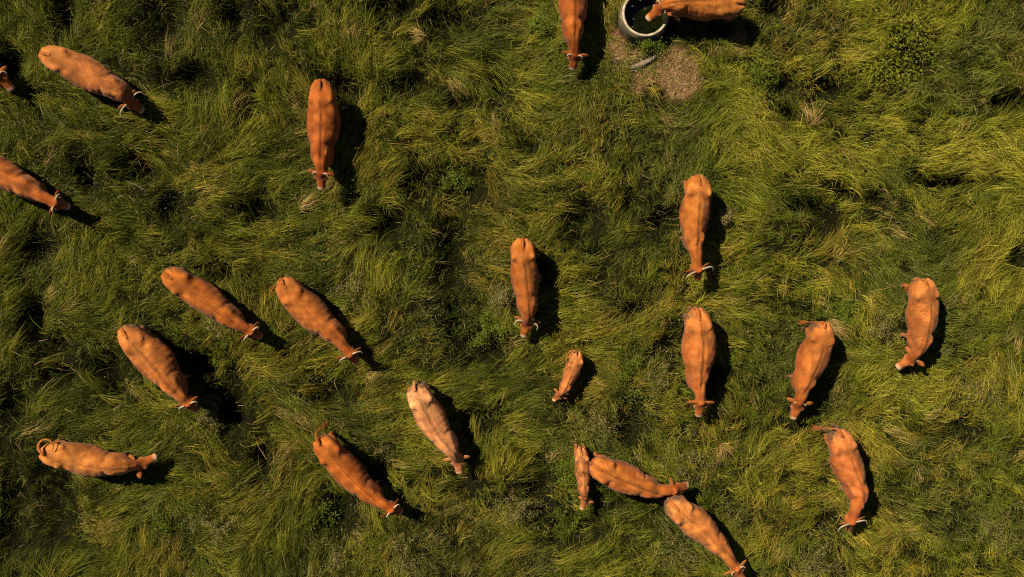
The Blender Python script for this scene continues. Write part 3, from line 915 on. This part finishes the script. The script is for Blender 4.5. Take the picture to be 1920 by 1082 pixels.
def water_mat():
    m = bpy.data.materials.new("still_water"); m.use_nodes = True
    nt = m.node_tree; n = nt.nodes; l = nt.links
    n.remove(n["Principled BSDF"])
    tr = n.new("ShaderNodeBsdfTransparent"); tr.inputs[0].default_value = (0.30, 0.34, 0.17, 1)
    gl = n.new("ShaderNodeBsdfGlossy"); gl.inputs["Roughness"].default_value = 0.04
    fr = n.new("ShaderNodeFresnel"); fr.inputs["IOR"].default_value = 1.33
    nz = n.new("ShaderNodeTexNoise"); nz.inputs["Scale"].default_value = 6
    bp = n.new("ShaderNodeBump"); bp.inputs["Strength"].default_value = 0.15; bp.inputs["Distance"].default_value = 0.02
    l.new(nz.outputs["Fac"], bp.inputs["Height"]); l.new(bp.outputs[0], gl.inputs["Normal"])
    mx = n.new("ShaderNodeMixShader")
    l.new(fr.outputs[0], mx.inputs[0]); l.new(tr.outputs[0], mx.inputs[1]); l.new(gl.outputs[0], mx.inputs[2])
    l.new(mx.outputs[0], n["Material Output"].inputs["Surface"])
    return m


trough = empty("water_trough", (TROUGH[0], TROUGH[1], 0))
tag(trough, "round pale concrete water trough with dark water at the top edge", "trough")
v, f = lathe([(.585, -.25), (.59, .08), (.582, .20), (.580, .36), (.570, .40), (.553, .415), (.550, .50), (.544, .50)])
link_mesh("wall", mesh_from("wall", v, f), M_WALL, trough, smooth=True)
v, f = lathe([(.545, .46), (.545, .537), (.538, .55), (.518, .552), (.497, .55), (.490, .537), (.484, .30), (.468, .06)])
link_mesh("rim", mesh_from("rim", v, f), M_CONC, trough, smooth=True)
v, f = disc(.475, .0)
v = [(x, y, .07 + .10 * float(Noise2(5, .2)(np.array([x]), np.array([y]))[0]) * (1 - math.hypot(x, y) / .6)) for (x, y, z) in v]
link_mesh("bed", mesh_from("bed", v, f), M_ALGAE, trough, smooth=True)
v, f = disc(.485, .40)
link_mesh("water_surface", mesh_from("water_surface", v, f), water_mat(), trough, smooth=True)
# float valve ring
rp = at(1226, 47, .41)
th = np.linspace(0, 2 * math.pi, 25)
v, f = tube([(0.042 * math.cos(t), 0.042 * math.sin(t), .004) for t in th], [.009] * 25, n=8)
fo = link_mesh("float_ring", mesh_from("float_ring", v, f), M_RING, smooth=True)
fo.location = rp
tag(fo, "small pale ring floating on the trough water", "float ring")


def simple_leaf(L, W):
    return mesh_from("leaf", [(0, 0, 0), (L * .3, W * .5, .004), (L * .75, W * .35, .006), (L, 0, 0), (L * .75, -W * .35, .006), (L * .3, -W * .5, .004), (L * .45, 0, -.002)],
                     [(0, 6, 1), (1, 6, 2), (2, 6, 3), (3, 6, 4), (4, 6, 5), (5, 6, 0)])


M_DEAD = noise_mat("dead_leaf", (0.07, 0.055, 0.025), (0.17, 0.13, 0.065), 20, rough=0.7)
lm = simple_leaf(.075, .045); lm.materials.append(M_DEAD)
for k, (px, py, a, w) in enumerate([(1184, 12, .4, "near the upper left rim"), (1201, 2, 2.1, "nearest the top edge of the picture"), (1187, 49, 4.0, "close to the lower left rim"),
                                    (1208, 14, 5.1, "left of the drinking cow's forehead"), (1187, 37, 1.2, "left of the drinking cow's nose")]):
    o = bpy.data.objects.new("floating_leaf", lm); COL.objects.link(o)
    o.location = at(px, py, .405); o.rotation_euler = (0.05, 0.04, a); o.scale = (.7 + .2 * math.sin(k * 3), .6, 1)
    tag(o, "dead leaf floating in the trough, " + w, "leaf", "dead leaves floating in the trough")


M_STRAW = noise_mat("dry_stalk", (0.24, 0.18, 0.09), (0.42, 0.33, 0.19), 20, rough=0.7)

# ------------------------------------------------------------------ branches lying on the bare patch
def branch(name, label, pix, rad, z, flat=1.0, mat=M_WOOD, n=9):
    p = [at(x, y, z) for (x, y) in pix]
    b = p[0].copy(); b[2] = 0
    q = smooth_path([k - b for k in p], 4)
    q[:, 2] += RNG.normal(0, .004, len(q)) 
    rr = np.interp(np.linspace(0, 1, len(q)), np.linspace(0, 1, len(rad)), rad) * (0.9 + .2 * RNG.random(len(q)))
    v, f = tube(q, [(a, a * flat) for a in rr], n=n)
    o = link_mesh(name, mesh_from(name, v, f), mat, smooth=True)
    o.location = tuple(b)
    tag(o, label, "branch")
    return o


branch("split_log", "short thick grey split log on the bare soil below the trough", [(1183, 127), (1198, 122), (1214, 115), (1230, 106)], [.05, .06, .058, .04], .08, .75)
branch("branch", "thin bent grey branch lying along the lower side of the split log", [(1150, 130), (1168, 134), (1186, 133), (1204, 126), (1224, 116)], [.006, .012, .024, .026, .016], .035)
branch("dry_stick", "pale dry stick lying in the grass swirl at the upper left", [(240, 340), (256, 348), (274, 358)], [.008, .012, .008], .30, mat=M_DEAD, n=6)
branch("dry_stick", "thin straight dry stalk crossing short grass right of the bare patch", [(1320, 118), (1326, 108), (1331, 98)], [.008, .012, .008], .12, mat=M_STRAW, n=6)

# dead straw scattered over the bare patch
N_ = 2600
xs = RNG.normal(0, .55, N_) * 1.3 + dx; ys = RNG.normal(0, .42, N_) + dy + .05
k = gsample(DIRT_G, xs, ys) > .15
xs, ys = xs[k], ys[k]; N_ = len(xs)
zs = ground_z(xs, ys) + .012
pal = np.array([[.25, .155, .07], [.17, .105, .04], [.12, .115, .02], [.33, .23, .11]])[RNG.integers(0, 4, N_)]
o = build_blades("straw_litter", np.stack([xs, ys, zs], -1), RNG.random(N_) * 6.283, .05 + .14 * RNG.random(N_), .01 + .05 * RNG.random(N_), .3 + .5 * RNG.random(N_),
                 .006 + .008 * RNG.random(N_), pal * (.6 + .7 * RNG.random(N_))[:, None], RNG.normal(0, .6, N_), RNG.normal(0, .4, N_), follow=0, nseg=3)
tag(o, "dry straw litter strewn over the bare trodden soil", "straw", kind="stuff")


# ------------------------------------------------------------------ weeds
def leaf_quads(c, d, L, W, tilt):
    """diamond leaves: centres (N,3), heading (N), sizes; returns (N,4,3)"""
    a = np.stack([np.cos(d), np.sin(d), np.sin(tilt)], -1); a /= np.linalg.norm(a, axis=1, keepdims=True)
    b = np.stack([-np.sin(d), np.cos(d), RNG.normal(0, .5, len(d))], -1); b /= np.linalg.norm(b, axis=1, keepdims=True)
    return np.stack([c - a * L[:, None] * .5, c + b * W[:, None] * .5 - a * L[:, None] * .05, c + a * L[:, None] * .5, c - b * W[:, None] * .5 - a * L[:, None] * .05], 1)


def quads_obj(name, q, col, parent, mat=M_LEAF):
    N = len(q)
    me = fast_mesh(name, q.reshape(-1, 3), np.arange(N * 4), np.full(N, 4))
    set_col(me, np.repeat(col, 4, axis=0))
    return link_mesh(name, me, mat, parent)


def plant(name, label, px, py, r_px, kind):
    c = at(px, py, .25); R = r_px * .0126
    gz = float(ground_z(c[:1], c[1:2])[0])
    root = empty(name, (c[0], c[1], gz))
    cat = {"nettle": "nettle clump", "seed": "weed", "bramble": "bramble bush"}[kind]
    tag(root, label, cat, {"nettle": "green nettle clumps", "seed": "grey seeding weeds", "bramble": "leafy brambles"}[kind])
    ns = {"nettle": 46, "seed": 60, "bramble": 40}[kind]
    Hm = {"nettle": .50, "seed": .46, "bramble": .60}[kind]
    stems_v, stems_f = [], []
    Q, C = [], []
    heads, hc = [], []
    nl = {"nettle": 34, "seed": 22, "bramble": 34}[kind]
    for k in range(ns):
        a = RNG.random() * 6.283; rr = 1.55 * R * RNG.random() ** .75 * (1.0 + .35 * math.sin(2 * a + px) + .2 * math.sin(5 * a + py))
        h = Hm * max(1.05 - .40 * (rr / R) ** 2, .3) * RNG.uniform(.55, 1.1)
        b = np.array([rr * .55 * math.cos(a), rr * .55 * math.sin(a), -.03])
        t = np.array([rr * math.cos(a), rr * math.sin(a), h])
        mid = b * .5 + t * .5 + np.array([0, 0, h * .12])
        pth = smooth_path([b, mid, t], 2)
        v, f = tube(pth, [.006, .0055, .005, .004, .002], n=4)
        off = len(stems_v)
        stems_v += list(v); stems_f += [tuple(i + off for i in q) for q in f]
        s = RNG.random(nl) ** (.6 if kind != "bramble" else .5)
        pos = b[None] * (1 - s)[:, None] + t[None] * s[:, None]
        spread = {"nettle": .055, "seed": .045, "bramble": .10}[kind]
        pos = pos + RNG.normal(0, spread, (nl, 3)) * np.array([1, 1, .5])
        pos[:, 2] = np.clip(pos[:, 2], .02, None)
        L = {"nettle": RNG.uniform(.030, .065, nl), "seed": RNG.uniform(.025, .05, nl), "bramble": RNG.uniform(.035, .075, nl)}[kind]
        Wl = L * {"nettle": .42, "seed": .35, "bramble": .75}[kind]
        d = np.arctan2(pos[:, 1] - t[1] * .9, pos[:, 0] - t[0] * .9)
        Q.append(leaf_quads(pos, d + RNG.normal(0, .4, nl), L, Wl, RNG.normal(-.15, .4, nl)))
        basec = {"nettle": np.array([.080, .110, .008]), "seed": np.array([.085, .085, .016]), "bramble": np.array([.120, .128, .008])}[kind]
        C.append(basec * RNG.uniform(.55, 1.5) * RNG.uniform(.7, 1.3, (nl, 1)) * np.array([1, 1, 1.0]))
        if kind == "seed":
            nhd = 12
            pos = t[None] + RNG.normal(0, .045, (nhd, 3)) * np.array([1, 1, .8])
            L = RNG.uniform(.014, .032, nhd)
            heads.append(leaf_quads(pos, RNG.random(nhd) * 6.283, L, L * .8, RNG.normal(0, .6, nhd)))
            hc.append(np.array([.27, .215, .085]) * RNG.uniform(.5, 1.15, (nhd, 1)))
    me = mesh_from("stems", stems_v, stems_f)
    set_col(me, np.tile(np.array([[.06, .065, .02]]), (len(stems_v), 1)))
    tag(link_mesh("stems", me, M_LEAF, root), kind="stuff")
    tag(quads_obj("foliage", np.concatenate(Q), np.concatenate(C), root), kind="stuff")
    if heads:
        tag(quads_obj("seed_heads", np.concatenate(heads), np.concatenate(hc), root), kind="stuff")


for (px, py, r_, kind, label) in [
    (1185, 682, 52, "nettle", "largest bright green nettle clump, between the curled-tail calf and the golden cow"),
    (302, 976, 44, "nettle", "green nettle clump below the cow with the ring-curled tail"),
    (588, 962, 44, "nettle", "green nettle clump below the red brown cow with the raised tail"),
    (850, 322, 34, "nettle", "green nettle clump with a dark hollow below it, above and left of the central cow"),
    (912, 612, 36, "nettle", "green nettle clump just left of the central cow's head"),
    (1420, 140, 30, "nettle", "green nettle clump at the right end of the bare soil"),
    (1218, 86, 26, "nettle", "dark green nettles at the foot of the concrete trough"),
    (1012, 45, 22, "nettle", "small nettle clump left of the cow at the top edge"),
    (1062, 985, 30, "nettle", "dark green nettle clump below the speckled calf"),
    (1075, 880, 18, "nettle", "narrow strip of nettles along the speckled calf's left side"),
    (1585, 585, 22, "nettle", "small yellowish nettle clump above the manure stained cow"),
    (1695, 55, 62, "bramble", "big leafy bramble bush at the top edge on the right"),
    (1660, 118, 42, "bramble", "lower leafy bramble bush just below the big one"),
    (668, 548, 36, "seed", "grey seeding weed right of the cow with the swung tail"),
    (402, 985, 46, "seed", "wide grey seeding weed at the lower left, right of the green nettles"),
    (702, 850, 38, "seed", "grey seeding weed between the red brown cow and the palest cow"),
    (762, 1040, 46, "seed", "grey seeding weed at the bottom edge, right of the lower nettles"),
    (630, 1052, 40, "seed", "grey seeding weed at the bottom edge, directly below the nettles"),
    (1230, 706, 26, "seed", "small grey seeding weed on the lower right of the largest nettle clump"),
    (1125, 792, 36, "seed", "grey seeding weed between the two calves"),
    (1292, 858, 44, "seed", "grey seeding weed below the golden cow's head"),
    (1262, 1040, 40, "seed", "grey seeding weed left of the cow at the bottom edge"),
    (970, 955, 24, "seed", "slender grey weed left of the dark hollow at the bottom middle"),
    (1655, 612, 32, "seed", "grey seeding weed left of the rough coated cow"),
    (1530, 1045, 42, "seed", "grey seeding weed at the bottom edge below the long horned cow"),
    (1357, 408, 13, "seed", "small pale weed in the shadow of the crescent horned cow"),
    (388, 782, 22, "seed", "small grey weed in front of the light orange cow's nose"),
    (1868, 1004, 30, "seed", "grey seeding weed in the bottom right corner"),
    (1838, 732, 30, "seed", "grey seeding weed at the right edge below the rough coated cow"),
    (410, 610, 24, "seed", "small grey weed below the deep brown cow of the side by side pair"),
    (940, 560, 20, "seed", "small weed close to the left flank of the central cow"),
]:
    plant({"nettle": "nettle_clump", "seed": "seeding_weed", "bramble": "bramble_bush"}[kind], label, px, py, r_, kind)

# dry tussocks
for (px, py, a, spread, Lm, label) in [
    (566, 390, 40, .35, .55, "pale dry grass tussock below the big deep orange cow's head"),
    (1518, 232, 80, .5, .60, "orange dry grass tussock fanning upward at the upper right"),
    (1352, 835, -80, .55, .60, "dry brown grass tussock fanning downward below the golden cow"),
    (795, 70, 170, .5, .40, "small straw tussock near the top edge left of centre"),
    (1560, 605, -45, .35, .75, "long pale grass tussock combed past the manure stained cow's rump"),
    (690, 640 + 60, -30, .3, .5, "pale grass tussock between the swung-tail cow and the palest cow"),
]:
    n = 60
    c = at(px, py, .2)
    ph = RNG.random(n) * 6.283; rr = np.sqrt(RNG.random(n)) * .12
    rt = np.stack([c[0] + rr * np.cos(ph), c[1] + rr * np.sin(ph), np.full(n, -.02)], -1)
    col = np.where(RNG.random((n, 1)) < .6, np.array([[.42, .27, .10]]), np.array([[.20, .17, .03]])) * RNG.uniform(.55, 1.2, (n, 1)) * np.array([[1, 1, 1.0]])
    o = build_blades("dry_tussock", rt, math.radians(a) + RNG.normal(0, spread, n), Lm * RNG.uniform(.6, 1.1, n), RNG.uniform(.26, .46, n), RNG.uniform(.3, .7, n),
                     RNG.uniform(.006, .011, n), col, RNG.normal(0, .3, n), RNG.normal(0, .5, n), follow=0, offset=(c[0], c[1], 0))
    o.location = (c[0], c[1], 0)
    tag(o, label, "tussock", "dry grass tussocks")

# small broad-leaved weeds threaded through the sward
N_ = 130000
xs = RNG.uniform(-13.6, 13.6, N_); ys = RNG.uniform(-8.2, 8.2, N_)
wd = sstep(.50, .70, fbm(401, 1.5)(xs, ys)) * .9 + .06
k = (RNG.random(N_) < wd) & (gsample(DIRT_G, xs, ys) < .3) & (np.hypot(xs - TROUGH[0], ys - TROUGH[1]) > .75)
xs, ys = xs[k], ys[k]; N_ = len(xs)
zs = ground_z(xs, ys) + .12 + .30 * gsample(MOUND_G, xs, ys) * RNG.uniform(.5, 1.15, N_) * (1 - gsample(HOLE_G, xs, ys)) + .06 * RNG.random(N_)
L = RNG.uniform(.018, .045, N_)
pal = np.array([[.08, .10, .022], [.05, .08, .014], [.20, .17, .075], [.12, .12, .045], [.28, .20, .10]])[RNG.choice(5, N_, p=[.36, .3, .12, .18, .04])]
ob = quads_obj("small_weeds", leaf_quads(np.stack([xs, ys, zs], -1), RNG.random(N_) * 6.283, L, L * RNG.uniform(.3, .7, N_), RNG.normal(0, .5, N_)), pal * RNG.uniform(.6, 1.3, (N_, 1)), None)
tag(ob, "tiny broad leaves of weeds threaded through the grass", "weeds", kind="stuff")
